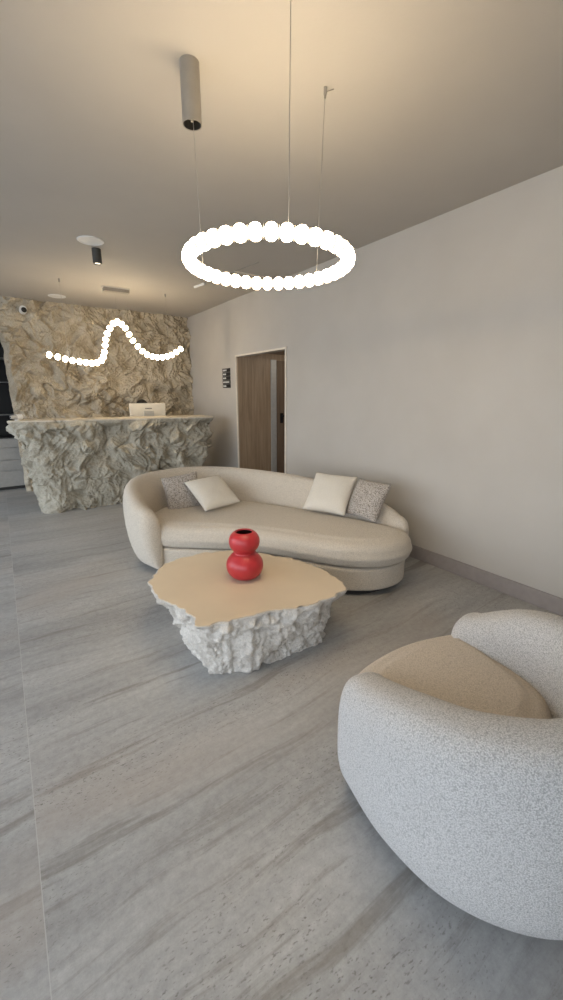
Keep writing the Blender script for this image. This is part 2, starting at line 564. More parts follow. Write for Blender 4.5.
# ------------------------------------------------------------------ display cabinet in the alcove, left of the rock
cab = thing('display_cabinet', 'tall black shelf unit with grey drawers behind the left edge of rock wall', 'cabinet', (-.9, 8.2, 0))
bm = bmesh.new()
box(bm, -2.0, 8.42, .88, .36, 8.44, 2.9)
box(bm, -2.02, 8.0, .88, -2.0, 8.44, 2.9); box(bm, .36, 8.0, .88, .38, 8.44, 2.9)
box(bm, -2.02, 8.0, 2.9, .38, 8.44, 2.95); box(bm, -2.02, 8.0, .86, .38, 8.44, .88)
obj('case', bm, M['black_matt'], cab)
for z in (1.236, 1.75, 2.117):
    obj('shelf', bx(-2.0, 8.005, z - .004, .36, 8.41, z + .004), M['shelf'], cab)
obj('base_unit', bx(-2.0, 8.02, .06, .36, 8.44, .86), M['greycab'], cab)
obj('plinth', bx(-2.0, 8.06, 0.001, .36, 8.44, .06), M['dark'], cab)
for (a, b_) in ((.06, .32), (.345, .50), (.515, .70), (.712, .855)):
    for k in range(3):
        xa = -1.995 + k * .785
        obj('drawer', bx(xa, 8.0, a, xa + .775, 8.02, b_ - .004, bevel=.002), M['greycab'], cab)

# ------------------------------------------------------------------ reception counter of rock
def build_counter():
    t = thing('reception_desk', 'rough grey rock reception counter with pale top edge before the rock wall', 'desk', (1.5, 6.3, 0))
    # footprint paths (top and base), walked back-left > front-left > front-right > back-right
    top = [(0.19, 6.74), (0.11, 6.60), (0.06, 6.40), (0.10, 6.31), (0.6, 6.22), (1.4, 6.09), (2.2, 5.96), (2.69, 5.87), (2.76, 5.92), (2.80, 6.15), (2.82, 6.50)]
    bot = [(0.48, 6.74), (0.40, 6.46), (0.36, 6.20), (0.40, 6.11), (0.7, 6.09), (1.4, 6.01), (2.0, 5.93), (2.40, 5.86), (2.46, 5.92), (2.50, 6.15), (2.52, 6.50)]
    n = 400
    T = catmull([(x, y, 0) for x, y in top], n); B = catmull([(x, y, 0) for x, y in bot], n)
    H = 1.205
    nz = 150
    rows = []
    bm = bmesh.new()
    for j in range(nz + 1):
        s = j / nz
        e = .75 * s + .25 * s ** 3
        row = []
        line = [B[k].lerp(T[k], e) for k in range(n)]
        for k in range(n):
            p = line[k]
            tg = line[min(k + 1, n - 1)] - line[max(k - 1, 0)]
            nn = Vector((tg.y, -tg.x, 0)).normalized()
            z = H * s
            q0 = Vector((p.x, p.y, z))
            h = crag(q0 + Vector((0, 0, 7)), 1.4) * 1.45 + .01
            fade = (1 - 0.75 * smoothstep(.93, 1.0, s))
            h = h * fade
            endf = smoothstep(0, 14, min(k, n - 1 - k))
            row.append(bm.verts.new((p.x + nn.x * h * endf, p.y + nn.y * h * endf, z)))
        rows.append(row)
    grid_faces(bm, rows)
    toprow = [v.co.copy() for v in rows[-1]]
    # closed back and underside
    bl = [r[0] for r in rows]; br = [r[-1] for r in rows]
    grid_faces(bm, list(map(list, zip(bl, br))))
    obj('rock_front', bm, M['stone_desk'], t, smooth=True)
    bm = bmesh.new()
    lo = [bm.verts.new((v.x, v.y, H)) for v in toprow]
    hi = [bm.verts.new((v.x, v.y, H + .018)) for v in toprow]
    n_ = len(lo)
    for k in range(n_):
        k2 = (k + 1) % n_
        bm.faces.new((lo[k], lo[k2], hi[k2], hi[k]))
    bm.faces.new(hi); bm.faces.new(lo[::-1])
    bmesh.ops.triangulate(bm, faces=[f for f in bm.faces if len(f.verts) > 4])
    obj('countertop', bm, M['desk_top'], t)
    # lower worktop behind the counter
    bm = bmesh.new()
    box(bm, .62, 6.76, .76, 2.50, 7.00, .80, bevel=.004)
    obj('worktop', bm, M['desk_top'], t)
    obj('side_panel', bx(.64, 6.78, .001, .68, 6.98, .76), M['greycab'], t)
    obj('side_panel', bx(2.44, 6.78, .001, 2.48, 6.98, .76), M['greycab'], t)
    return t
build_counter()

# computer on the worktop
mon = thing('computer_monitor', 'white backed computer monitor standing behind the rock reception counter', 'monitor', (2.03, 6.90, .80))
obj('screen', bx(1.735, 6.865, 1.02, 2.325, 6.895, 1.418, bevel=.008), M['monitor'], mon)
obj('display', bx(1.75, 6.895, 1.045, 2.31, 6.898, 1.405), M['black'], mon)
bm = bmesh.new()
box(bm, 1.955, 6.845, .86, 2.12, 6.865, 1.30, bevel=.005)
box(bm, 1.955, 6.825, .81, 2.12, 6.87, .87, bevel=.005)
obj('stand_neck', bm, M['strip'], mon)
obj('stand_foot', bx(1.92, 6.81, .80, 2.155, 6.98, .812, bevel=.003), M['monitor'], mon)
bm = bmesh.new()
x = 1.985
for w_ in (.016, .012, .018, .012, .016, .014):
    box(bm, x, 6.861, 1.326, x + w_, 6.866, 1.342); x += w_ + .004
obj('logo', bm, M['letter_dark'], mon)

# small white camera at the counter's left end
bc = thing('bullet_camera', 'small white bullet shaped camera standing on left end of the counter', 'camera', (.17, 6.42, 1.223))
bm = bmesh.new(); tube(bm, (.10, 6.39, 1.268), (.165, 6.42, 1.268), .020, 20, True, .034)
obj('nose', bm, M['strip'], bc, smooth=False)
bm = bmesh.new(); tube(bm, (.166, 6.4205, 1.268), (.225, 6.447, 1.268), .037, 24)
obj('housing', bm, M['white'], bc)
bm = bmesh.new(); tube(bm, (.093, 6.387, 1.268), (.101, 6.3905, 1.268), .010, 16)
obj('lens', bm, M['black'], bc)
bm = bmesh.new(); tube(bm, (.17, 6.42, 1.2235), (.17, 6.42, 1.236), .03, 20)
obj('foot', bm, M['white'], bc)

# dome camera on the rock wall
dc = thing('dome_camera', 'round white dome camera with black eye high on the rock wall', 'camera', (.503, 7.60, 2.79))
bm = bmesh.new(); tube(bm, (.503, 7.70, 2.79), (.503, 7.54, 2.79), .050, 28)
obj('housing', bm, M['white'], dc)
bm = bmesh.new()
bmesh.ops.create_uvsphere(bm, u_segments=24, v_segments=16, radius=.037)
bmesh.ops.translate(bm, verts=bm.verts, vec=(.512, 7.545, 2.782))
obj('eye', bm, M['black'], dc, smooth=True)

# sign beside the doorway
sg = thing('directory_sign', 'small black sign of five white lettered rows left of the doorway', 'sign', (RX, 6.2, 1.68))
rowh = (1.97 - 1.66) / 5
for k in range(5):
    z1 = 1.97 - k * rowh; z0 = z1 - rowh + .005
    p = obj('sign_plate', bx(RX - .010, 6.055, z0, RX - .001, 6.32, z1, bevel=.001), M['black'], sg)
    bm = bmesh.new()
    y = 6.295
    lens = ((.03, .05, .025), (.04, .05), (.045, .045), (.05, .03, .06, .035), (.04, .05))[k]
    for w_ in lens:
        box(bm, RX - .013, y - w_, (z0 + z1) / 2 - .012, RX - .010, y, (z0 + z1) / 2 + .012)
        y -= w_ + .012
    obj('lettering', bm, M['letter'], p)

# ------------------------------------------------------------------ ceiling fittings
def disc(cx, cy, r, label):
    t = thing('ceiling_speaker', label, 'speaker', (cx, cy, CEIL), 'ceiling speakers')
    bm = bmesh.new()
    lathe(bm, [(r, 0), (r, -.006), (r - .006, -.010), (r - .02, -.010), (r - .022, -.007), (r - .022, 0)], (cx, cy, CEIL), 48)
    obj('rim', bm, M['white'], t, smooth=False)
    bm = bmesh.new(); lathe(bm, [(0, -.007), (r - .023, -.007), (r - .023, -.001), (0, -.001)], (cx, cy, CEIL), 48)
    obj('grille', bm, M['white'], t)
disc(.93, 4.52, .118, 'round white flush ceiling speaker beside the small dark spotlight')
disc(.93, 7.17, .118, 'round white flush ceiling speaker close to the rock wall')

sp = thing('ceiling_spotlight', 'small dark cylinder spotlight on the ceiling beside a white disc', 'spotlight', (1.02, 4.74, CEIL))
bm = bmesh.new(); lathe(bm, [(0, 0), (.043, 0), (.043, -.135), (.036, -.135), (.034, -.115), (0, -.115)], (1.02, 4.74, CEIL), 32)
obj('body', bm, M['graphite'], sp)
bm = bmesh.new(); lathe(bm, [(0, -.118), (.030, -.118), (.030, -.124), (0, -.124)], (1.02, 4.74, CEIL), 24)
obj('lens', bm, M['spot'], sp)

vent = thing('slot_diffuser', 'thin dark linear slot in the ceiling behind the ring chandelier', 'vent', (2.45, 4.8, CEIL))
bm = bmesh.new()
for (a, b_) in (((2.40, 5.42), (2.56, 4.17)),):
    p, q = Vector((*a, CEIL - .003)), Vector((*b_, CEIL - .003))
    tube(bm, p, q, .005, 8)
obj('slot', bm, M['grey_metal'], vent)
bm = bmesh.new(); tube(bm, (2.385, 5.52, CEIL - .008), (2.42, 5.28, CEIL - .008), .016, 10)
obj('end_light', bm, M['white'], vent)
struct('trim_3', bx(2.5, 4.59, CEIL - .012, RX, 4.615, CEIL), M['cream'])

# ------------------------------------------------------------------ chandeliers of glowing beads
def bead_mesh(r, a, m):
    bm = bmesh.new()
    prof = []
    for k in range(17):
        th = PI * k / 16
        c, s = math.cos(th), math.sin(th)
        prof.append((r * abs(s) ** 0.75, a * math.copysign(abs(c) ** 0.85, c)))
    prof[0] = (0, a); prof[-1] = (0, -a)
    lathe(bm, prof, (0, 0, 0), 24)
    bmesh.ops.recalc_face_normals(bm, faces=bm.faces)
    me = bpy.data.meshes.new('bead'); bm.to_mesh(me); bm.free()
    me.materials.append(m)
    for p in me.polygons: p.use_smooth = True
    return me

def add_bead(me, loc, tangent, parent):
    o = bpy.data.objects.new('bead', me)
    COL.objects.link(o)
    o.parent = parent
    o.location = Vector(loc) - Vector(ORG[parent.name])
    o.rotation_mode = 'QUATERNION'
    o.rotation_quaternion = Vector((0, 0, 1)).rotation_difference(Vector(tangent).normalized())

RC, RZ, RR, NB = (1.10, 1.70), 2.13, .354, 38
ring = thing('ring_chandelier', 'ring shaped chandelier of glowing white beads hung above the coffee table', 'chandelier', (RC[0], RC[1], RZ))
bead0 = bead_mesh(.0305, .0245, M['bead'])
for k in range(NB):
    a = 2 * PI * k / NB + .03
    add_bead(bead0, (RC[0] + RR * math.cos(a), RC[1] + RR * math.sin(a), RZ), (-math.sin(a), math.cos(a), 0), ring)
bm = bmesh.new()
pts = [Vector((RC[0] + RR * math.cos(2 * PI * k / 76), RC[1] + RR * math.sin(2 * PI * k / 76), RZ)) for k in range(76)]
for k in range(76): tube(bm, pts[k], pts[(k + 1) % 76], .006, 8, False)
obj('hoop', bm, M['wire'], ring)
sp_bm = bmesh.new(); tube(sp_bm, (0, 0, -.0012), (0, 0, .0012), .026, 20)
sp_me = bpy.data.meshes.new('spacer'); sp_bm.to_mesh(sp_me); sp_bm.free(); sp_me.materials.append(M['black'])
for k in range(NB):
    a = 2 * PI * (k + .5) / NB + .03
    o = bpy.data.objects.new('spacer', sp_me); COL.objects.link(o); o.parent = ring
    o.location = (RR * math.cos(a), RR * math.sin(a), 0)
    o.rotation_mode = 'QUATERNION'
    o.rotation_quaternion = Vector((0, 0, 1)).rotation_difference(Vector((-math.sin(a), math.cos(a), 0)))
cab_pts = [(.90, 2.02), (1.485, 1.795), (.967, 1.353)]
for (x, y) in cab_pts:
    dx, dy = x - RC[0], y - RC[1]; L = math.hypot(dx, dy)
    bm = bmesh.new(); tube(bm, (RC[0] + dx / L * RR, RC[1] + dy / L * RR, RZ), (x, y, CEIL - .01), .0016, 6)
    obj('cable', bm, M['wire'], ring)
bm = bmesh.new(); lathe(bm, [(0, 0), (.043, 0), (.043, -.228), (.040, -.228), (.040, -.19), (0, -.19)], (.90, 2.02, CEIL), 40)
cn = obj('canopy', bm, M['grey_metal'], ring)
bm = bmesh.new(); lathe(bm, [(0, -.186), (.0395, -.186), (.0395, -.226), (.038, -.226), (.038, -.188), (0, -.188)], (.90, 2.02, CEIL), 32)
obj('canopy_inside', bm, M['black'], cn)
bm = bmesh.new(); tube(bm, (.90, 2.02, CEIL - .19), (.90, 2.02, CEIL - .215), .006, 10)
obj('cable_grip', bm, M['strip'], cn)
for (x, y) in cab_pts[1:]:
    bm = bmesh.new(); tube(bm, (x, y, CEIL), (x, y, CEIL - .03), .008, 10); tube(bm, (x, y, CEIL - .03), (x, y, CEIL - .045), .005, 8)
    tube(bm, (x, y, CEIL - .018), (x + .035, y - .02, CEIL - .006), .0022, 6)
    obj('cable_anchor', bm, M['grey_metal'], ring)

wave_xz = [(0.619, 2.045), (0.713, 2.025), (0.798, 2.002), (0.88, 1.988), (0.963, 1.977), (1.042, 1.97), (1.112, 1.965), (1.176, 1.972), (1.234, 2.004), (1.268, 2.053), (1.289, 2.12), (1.305, 2.201), (1.321, 2.277), (1.347, 2.355), (1.387, 2.426), (1.437, 2.488), (1.495, 2.515), (1.548, 2.491), (1.593, 2.444), (1.635, 2.366), (1.681, 2.288), (1.742, 2.217), (1.8, 2.156), (1.865, 2.113), (1.936, 2.09), (2.01, 2.082), (2.082, 2.085), (2.156, 2.101), (2.231, 2.128), (2.304, 2.172), (2.374, 2.22)]
WY = 6.13
wave = thing('wave_chandelier', 'wavy line chandelier of glowing white beads hung before the rock wall', 'chandelier', (1.5, WY, 2.2))
bead1 = bead_mesh(.038, .029, M['bead_far'])
P = [Vector((x, WY, z)) for x, z in wave_xz]
for k, p in enumerate(P):
    tg = P[min(k + 1, len(P) - 1)] - P[max(k - 1, 0)]
    add_bead(bead1, p, tg, wave)
bm = bmesh.new()
for p, q in zip(P, P[1:]): tube(bm, p, q, .006, 8, False)
obj('rod', bm, M['wire'], wave)
obj('canopy', bx(1.37, 6.155, CEIL - .055, 1.70, 6.245, CEIL - .012, bevel=.004), M['grey_metal'], wave)
obj('canopy_plate', bx(1.36, 6.145, CEIL - .012, 1.71, 6.255, CEIL, bevel=.002), M['strip'], wave)
for (x, z, xc, yc) in ((1.495, 2.515, 1.51, 6.18), (.84, 1.995, .84, 6.12), (2.19, 2.115, 2.197, 6.15)):
    bm = bmesh.new(); tube(bm, (x, WY, z), (xc, yc, CEIL - .02), .0016, 6)
    obj('cable', bm, M['wire'], wave)
for (x, y) in ((.84, 6.12), (2.197, 6.15)):
    bm = bmesh.new(); tube(bm, (x, y, CEIL), (x, y, CEIL - .04), .008, 10)
    obj('cable_anchor', bm, M['grey_metal'], wave)

# ------------------------------------------------------------------ upholstery builders
def sweep_shell(path, n, z0, sec, nose=(.13, .13), seg=28, bottom=.78, lean=.05, p_exp=2.6, drop=.25):
    """path: (x, y, height, thickness); closed loft of rounded sections with round noses.
    the outward side is to the LEFT-hand normal sign given by sec"""
    pts = catmull([(x, y, h) for x, y, h, w in path], n)
    ths = catmull([(i, 0, w) for i, (x, y, h, w) in enumerate(path)], n)
    stations = []
    for k in range(n):
        p = pts[k]
        tg = pts[min(k + 1, n - 1)] - pts[max(k - 1, 0)]
        tg.z = 0; tg.normalize()
        stations.append((Vector((p.x, p.y, 0)), tg, p.z, ths[k].z, 1.0, 1.0))
    m = 9
    def cap(st, sign, r):
        c, tg, h, w, _, _ = st
        out = []
        for e in range(1, m + 1):
            a = PI / 2 * e / m
            out.append((c + tg * sign * r * math.sin(a), tg, h, w, max(.02, math.cos(a) ** .8), 1 - drop * (1 - math.cos(a))))
        return out
    stations = cap(stations[0], -1, nose[0])[::-1] + stations + cap(stations[-1], 1, nose[1])
    bm = bmesh.new()
    rows = []
    for c, tg, h, w, sw, shh in stations:
        nn = Vector((tg.y, -tg.x, 0)) * sec
        hh = z0 + (h - z0) * shh
        row = []
        for k in range(seg):
            a = 2 * PI * k / seg
            ca, sa = math.cos(a), math.sin(a)
            u = math.copysign(abs(ca) ** (2 / p_exp), ca)
            v = math.copysign(abs(sa) ** (2 / p_exp), sa)
            s = (v + 1) / 2
            z = z0 + (hh - z0) * s
            prof = bottom + (1 - bottom) * math.sin(min(1, s / .55) * PI / 2) 
            off = lean * (s - .35)
            xy = c + nn * (u * w / 2 * sw * prof + off * sw)
            row.append(bm.verts.new((xy.x, xy.y, z)))
        rows.append(row)
    grid_faces(bm, rows, wrap=True)
    for r in (rows[0], rows[-1]):
        bm.faces.new(r)
    return bm

def inset_loop(loop, d):
    """offset a closed XY loop inwards by d (counter-clockwise loop)"""
    n = len(loop)
    out = []
    for k in range(n):
        t = loop[(k + 1) % n] - loop[k - 1]
        nn = Vector((-t.y, t.x, 0)).normalized()
        out.append(loop[k] + nn * d)
    for _ in range(int(2 + max(0, d) * 70)):
        out = [(out[k - 1] + out[k] * 2 + out[(k + 1) % n]) / 4 for k in range(n)]
    return out

def ccw(loop):
    a = sum(p.x * q.y - q.x * p.y for p, q in zip(loop, loop[1:] + loop[:1]))
    return loop if a > 0 else loop[::-1]

def cushion(outline, z0, z1, n=140, rnd=.07, crown=.02, rnd_bot=.04, bulge=0.0, tilt=None):
    loop = ccw(catmull([(x, y, 0) for x, y in outline], n, True))
    prof = []   # (inset, z)
    for k in range(7):
        a = PI / 2 * k / 6
        prof.append((rnd_bot * (1 - math.sin(a)), z0 + rnd_bot * (1 - math.cos(a))))
    for k in range(1, 4):
        t = k / 4
        prof.append((-bulge * math.sin(PI * t), z0 + rnd_bot + (z1 - rnd - z0 - rnd_bot) * t))
    for k in range(9):
        a = PI / 2 * k / 8
        prof.append((rnd * (1 - math.cos(a)), z1 - rnd + rnd * math.sin(a)))
    for k in range(1, 5):
        prof.append((rnd + .012 * k, z1 + crown * (1 - (1 - k / 4) ** 2)))
    bm = bmesh.new()
    rows = []
    for d, z in prof:
        l = inset_loop(loop, d)
        rows.append([bm.verts.new((p.x, p.y, z + (tilt(p.x, p.y) if tilt else 0))) for p in l])
    grid_faces(bm, rows, wrap=True)
    f1 = bm.faces.new(rows[0][::-1]); f2 = bm.faces.new(rows[-1])
    bmesh.ops.triangulate(bm, faces=[f1, f2])
    return bm

# ------------------------------------------------------------------ curved sofa
sofa = thing('curved_sofa', 'curved oatmeal boucle sofa against the greige wall with four pillows', 'sofa', (1.9, 3.1, 0))
spath = [(0.935, 3.415, .61, .20), (0.90, 3.60, .71, .21), (0.98, 3.86, .77, .21), (1.22, 4.07, .785, .21), (1.58, 4.14, .785, .21), (1.91, 4.02, .775, .21),
         (2.17, 3.70, .765, .21), (2.37, 3.31, .75, .21), (2.54, 2.91, .715, .21), (2.67, 2.56, .655, .20), (2.735, 2.34, .58, .19), (2.735, 2.20, .52, .17)]
obj('backrest', sweep_shell(spath, 90, .045, -1, nose=(.12, .12), lean=.05, bottom=.80), M['sofa'], sofa, smooth=True)
seat_out = [(1.00, 3.32), (1.26, 3.08), (1.51, 2.86), (1.71, 2.60), (1.86, 2.34), (2.03, 2.08), (2.26, 1.915), (2.50, 1.89), (2.68, 1.985), (2.715, 2.18),
            (2.61, 2.56), (2.47, 2.93), (2.30, 3.30), (2.10, 3.68), (1.87, 3.94), (1.56, 4.05), (1.24, 3.98), (1.04, 3.78), (0.975, 3.55)]
obj('seat_cushion', cushion(seat_out, .245, .445, 170, .085, .015, .05, .012), M['sofa'], sofa, smooth=True)
cx_, cy_ = 1.90, 3.0
base_out = [(x + (cx_ - x) * .03, y + (cy_ - y) * .03) for x, y in seat_out]
obj('base', cushion(base_out, .045, .24, 170, .025, 0, .03, 0), M['sofa'], sofa, smooth=True)
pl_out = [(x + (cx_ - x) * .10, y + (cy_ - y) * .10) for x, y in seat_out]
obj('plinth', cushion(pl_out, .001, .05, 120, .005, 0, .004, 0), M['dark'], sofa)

# ------------------------------------------------------------------ armchair
arm = thing('boucle_armchair', 'white boucle barrel armchair with rounded arms in the right foreground', 'armchair', (1.33, .55, 0))
apath = [(0.99, 0.86, .535, .22), (0.955, 0.65, .615, .245), (0.985, 0.44, .665, .26), (1.125, 0.265, .695, .265), (1.33, 0.205, .71, .265),
         (1.53, 0.275, .71, .265), (1.67, 0.45, .705, .26), (1.705, 0.66, .665, .245), (1.675, 0.845, .565, .22)]
obj('backrest', sweep_shell(apath, 80, .035, 1, nose=(.10, .10), lean=.005, bottom=.93, seg=44, p_exp=3.1), M['boucle_chair'], arm, smooth=True)
aseat = [(0.955, 0.92), (1.08, 1.015), (1.33, 1.035), (1.56, 0.99), (1.69, 0.90), (1.64, 0.62), (1.55, 0.46), (1.33, 0.38), (1.11, 0.46), (1.02, 0.62)]
obj('seat_cushion', cushion(aseat, .24, .455, 150, .08, .02, .05, .01), M['boucle_seat'], arm, smooth=True)
abase = [(x + (1.33 - x) * .08, y + (.65 - y) * .08) for x, y in aseat]
obj('base', cushion(abase, .045, .24, 120, .03, 0, .04, 0), M['boucle_chair'], arm, smooth=True)
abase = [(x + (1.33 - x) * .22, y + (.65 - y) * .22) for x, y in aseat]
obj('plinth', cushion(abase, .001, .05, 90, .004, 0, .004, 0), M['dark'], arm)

# ------------------------------------------------------------------ throw pillows
def pillow(label, mtl, ctr, ex, up, s, t=.075):
    ex = Vector(ex).normalized(); up = Vector(up); up = (up - ex * up.dot(ex)).normalized()
    nz = ex.cross(up)
    n = 28
    bm = bmesh.new()
    def pt(u, v, sgn):
        pin = 1 - .055 * (1 - abs(v) ** 2) * (abs(u) ** 3); pin2 = 1 - .055 * (1 - abs(u) ** 2) * (abs(v) ** 3)
        uu, vv = u * pin, v * pin2
        prof = max(0, (1 - abs(u) ** 2.6)) ** .6 * max(0, (1 - abs(v) ** 2.6)) ** .6
        wr = .004 * fbm(Vector((u * 3, v * 3, sgn * 2 + s * 31)), 3) * (prof > 0)
        return Vector(ctr) + ex * uu * s / 2 + up * vv * s / 2 + nz * sgn * (t * prof + wr)
    for sgn in (1, -1):
        rows = [[bm.verts.new(pt(-1 + 2 * i / n, -1 + 2 * j / n, sgn)) for i in range(n + 1)] for j in range(n + 1)]
        grid_faces(bm, rows)
    bmesh.ops.remove_doubles(bm, verts=bm.verts, dist=.0006)
    o = obj('throw_pillow', bm, mtl, origin=ctr, smooth=True)
    return tag(o, label, 'pillow', 'throw pillows on the curved sofa')
pillow('ivory throw pillow lying tilted in front of a grey pillow at sofa left', M['pillow_white'], (1.628, 3.58, .615), (.988, .151, .036), (-.148, .835, .53), .425)
pillow('ivory throw pillow leaning upright in front of a grey pillow at sofa right', M['pillow_white'], (2.482, 2.797, .645), (.45, -.892, -.022), (.63, .30, .716), .43)
pillow('speckled grey throw pillow behind the ivory pillow at sofa left', M['pillow_grey'], (1.40, 3.79, .60), (.985, -.06, .09), (-.09, .25, .96), .37)
pillow('speckled grey throw pillow leaning on the right end of sofa', M['pillow_grey'], (2.635, 2.46, .630), (.06, -.99, .0), (.52, .04, .84), .37)

# ------------------------------------------------------------------ rock coffee table
def table():
    t = thing('coffee_table', 'rough white rock coffee table with smooth sand coloured top', 'table', (1.2, 2.1, 0))
    top = [(0.638, 2.47), (0.612, 2.323), (0.644, 2.12), (0.690, 1.97), (0.690, 1.80), (0.775, 1.765), (0.971, 1.719), (1.233, 1.657), (1.42, 1.613), (1.593, 1.645), (1.675, 1.748), (1.693, 1.932), (1.644, 2.154), (1.507, 2.458), (1.291, 2.656), (1.027, 2.715), (0.815, 2.659)]
    bot = [(0.84, 2.40), (0.80, 2.27), (0.785, 2.12), (0.775, 2.0), (0.775, 1.88), (0.82, 1.79), (0.96, 1.735), (1.14, 1.71), (1.34, 1.72), (1.50, 1.755), (1.57, 1.83), (1.57, 1.97), (1.50, 2.15), (1.42, 2.33), (1.27, 2.47), (1.08, 2.52), (0.93, 2.48)]
    n, nz, H = 480, 80, .372
    T = ccw(catmull([(x, y, 0) for x, y in top], n, True)); B = ccw(catmull([(x, y, 0) for x, y in bot], n, True))
    # pair the two outlines by angle so that the sides do not twist
    c = Vector((1.17, 2.12, 0))
    best = min(range(n), key=lambda s: sum((T[k] - c).normalized().dot((B[(k + s) % n] - c).normalized()) * -1 for k in range(0, n, 10)))
    B = B[best:] + B[:best]
    bm = bmesh.new(); rows = []
    for j in range(nz + 1):
        s = j / nz
        row = []
        line = [B[k].lerp(T[k], .30 * s + .70 * s ** 1.7) for k in range(n)]
        for k in range(n):
            p = line[k]; tg = line[(k + 1) % n] - line[k - 1]
            nn = Vector((tg.y, -tg.x, 0)).normalized()
            q0 = Vector((p.x, p.y, H * s))
            q = q0 + nvec(q0 * 5) * .06
            h = crag(q0 + Vector((3, 1, 5)), 1.25) * .62 + fbm(q0 * 19, 5) * .013 + fbm(q0 * 60, 3) * .004
            h *= 1 - .60 * smoothstep(.86, 1.0, s)
            h += .018 * fbm(Vector((p.x, p.y, 2)) * 13, 5)
            row.append(bm.verts.new((p.x + nn.x * h, p.y + nn.y * h, H * s + (0 if j in (0, nz) else .006 * noise.noise(q0 * 20)))))
        rows.append(row)
    grid_faces(bm, rows, wrap=True)
    tr = [v.co.copy() for v in rows[-1]]
    f = bm.faces.new(rows[0][::-1]); f_ = bm.faces.new(rows[-1]); bmesh.ops.triangulate(bm, faces=[f, f_])
    obj('rock_base', bm, M['stone_table'], t, smooth=True)
    bm = bmesh.new()
    ins = []
    sm = tr
    for _ in range(3): sm = [(sm[k - 1] + sm[k] * 2 + sm[(k + 1) % n]) / 4 for k in range(n)]
    for k in range(n):
        tg = sm[(k + 1) % n] - sm[k - 1]
        nn = Vector((-tg.y, tg.x, 0)).normalized()
        ins.append(sm[k] + nn * max(.003, .008 + .010 * fbm(Vector((sm[k].x, sm[k].y, 5)) * 22, 3)))
    lo = [bm.verts.new((v.x, v.y, H - .004)) for v in ins]; hi = [bm.verts.new((v.x, v.y, H + .005)) for v in ins]
    for k in range(n):
        k2 = (k + 1) % n
        bm.faces.new((lo[k], lo[k2], hi[k2], hi[k]))
    f1 = bm.faces.new(hi); f2 = bm.faces.new(lo[::-1])
    bmesh.ops.triangulate(bm, faces=[f1, f2])
    obj('tabletop', bm, M['table_top'], t)
table()

# red double gourd vase
def vase():
    c = (1.19, 2.16, .3775)
    t = thing('gourd_vase', 'glossy red double gourd vase standing on the coffee table', 'vase', c)
    ctrl = [(.0, .0), (.055, .0), (.085, .012), (.112, .045), (.120, .082), (.112, .118), (.088, .150), (.070, .166), (.068, .174), (.074, .184), (.090, .204), (.0985, .236), (.092, .272), (.072, .296), (.056, .304)]
    prof = [(p.x * 1.02, p.y * 1.05) for p in catmull([(a, b, 0) for a, b in ctrl[1:]], 60)]
    bm = bmesh.new()
    lathe(bm, [(0, 0)] + prof + [(.054, .317), (.052, .311)], c, 64)
    obj('body', bm, M['red'], t, smooth=True)
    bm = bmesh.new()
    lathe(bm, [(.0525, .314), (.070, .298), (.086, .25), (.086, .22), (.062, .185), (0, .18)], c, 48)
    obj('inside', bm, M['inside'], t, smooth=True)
vase()

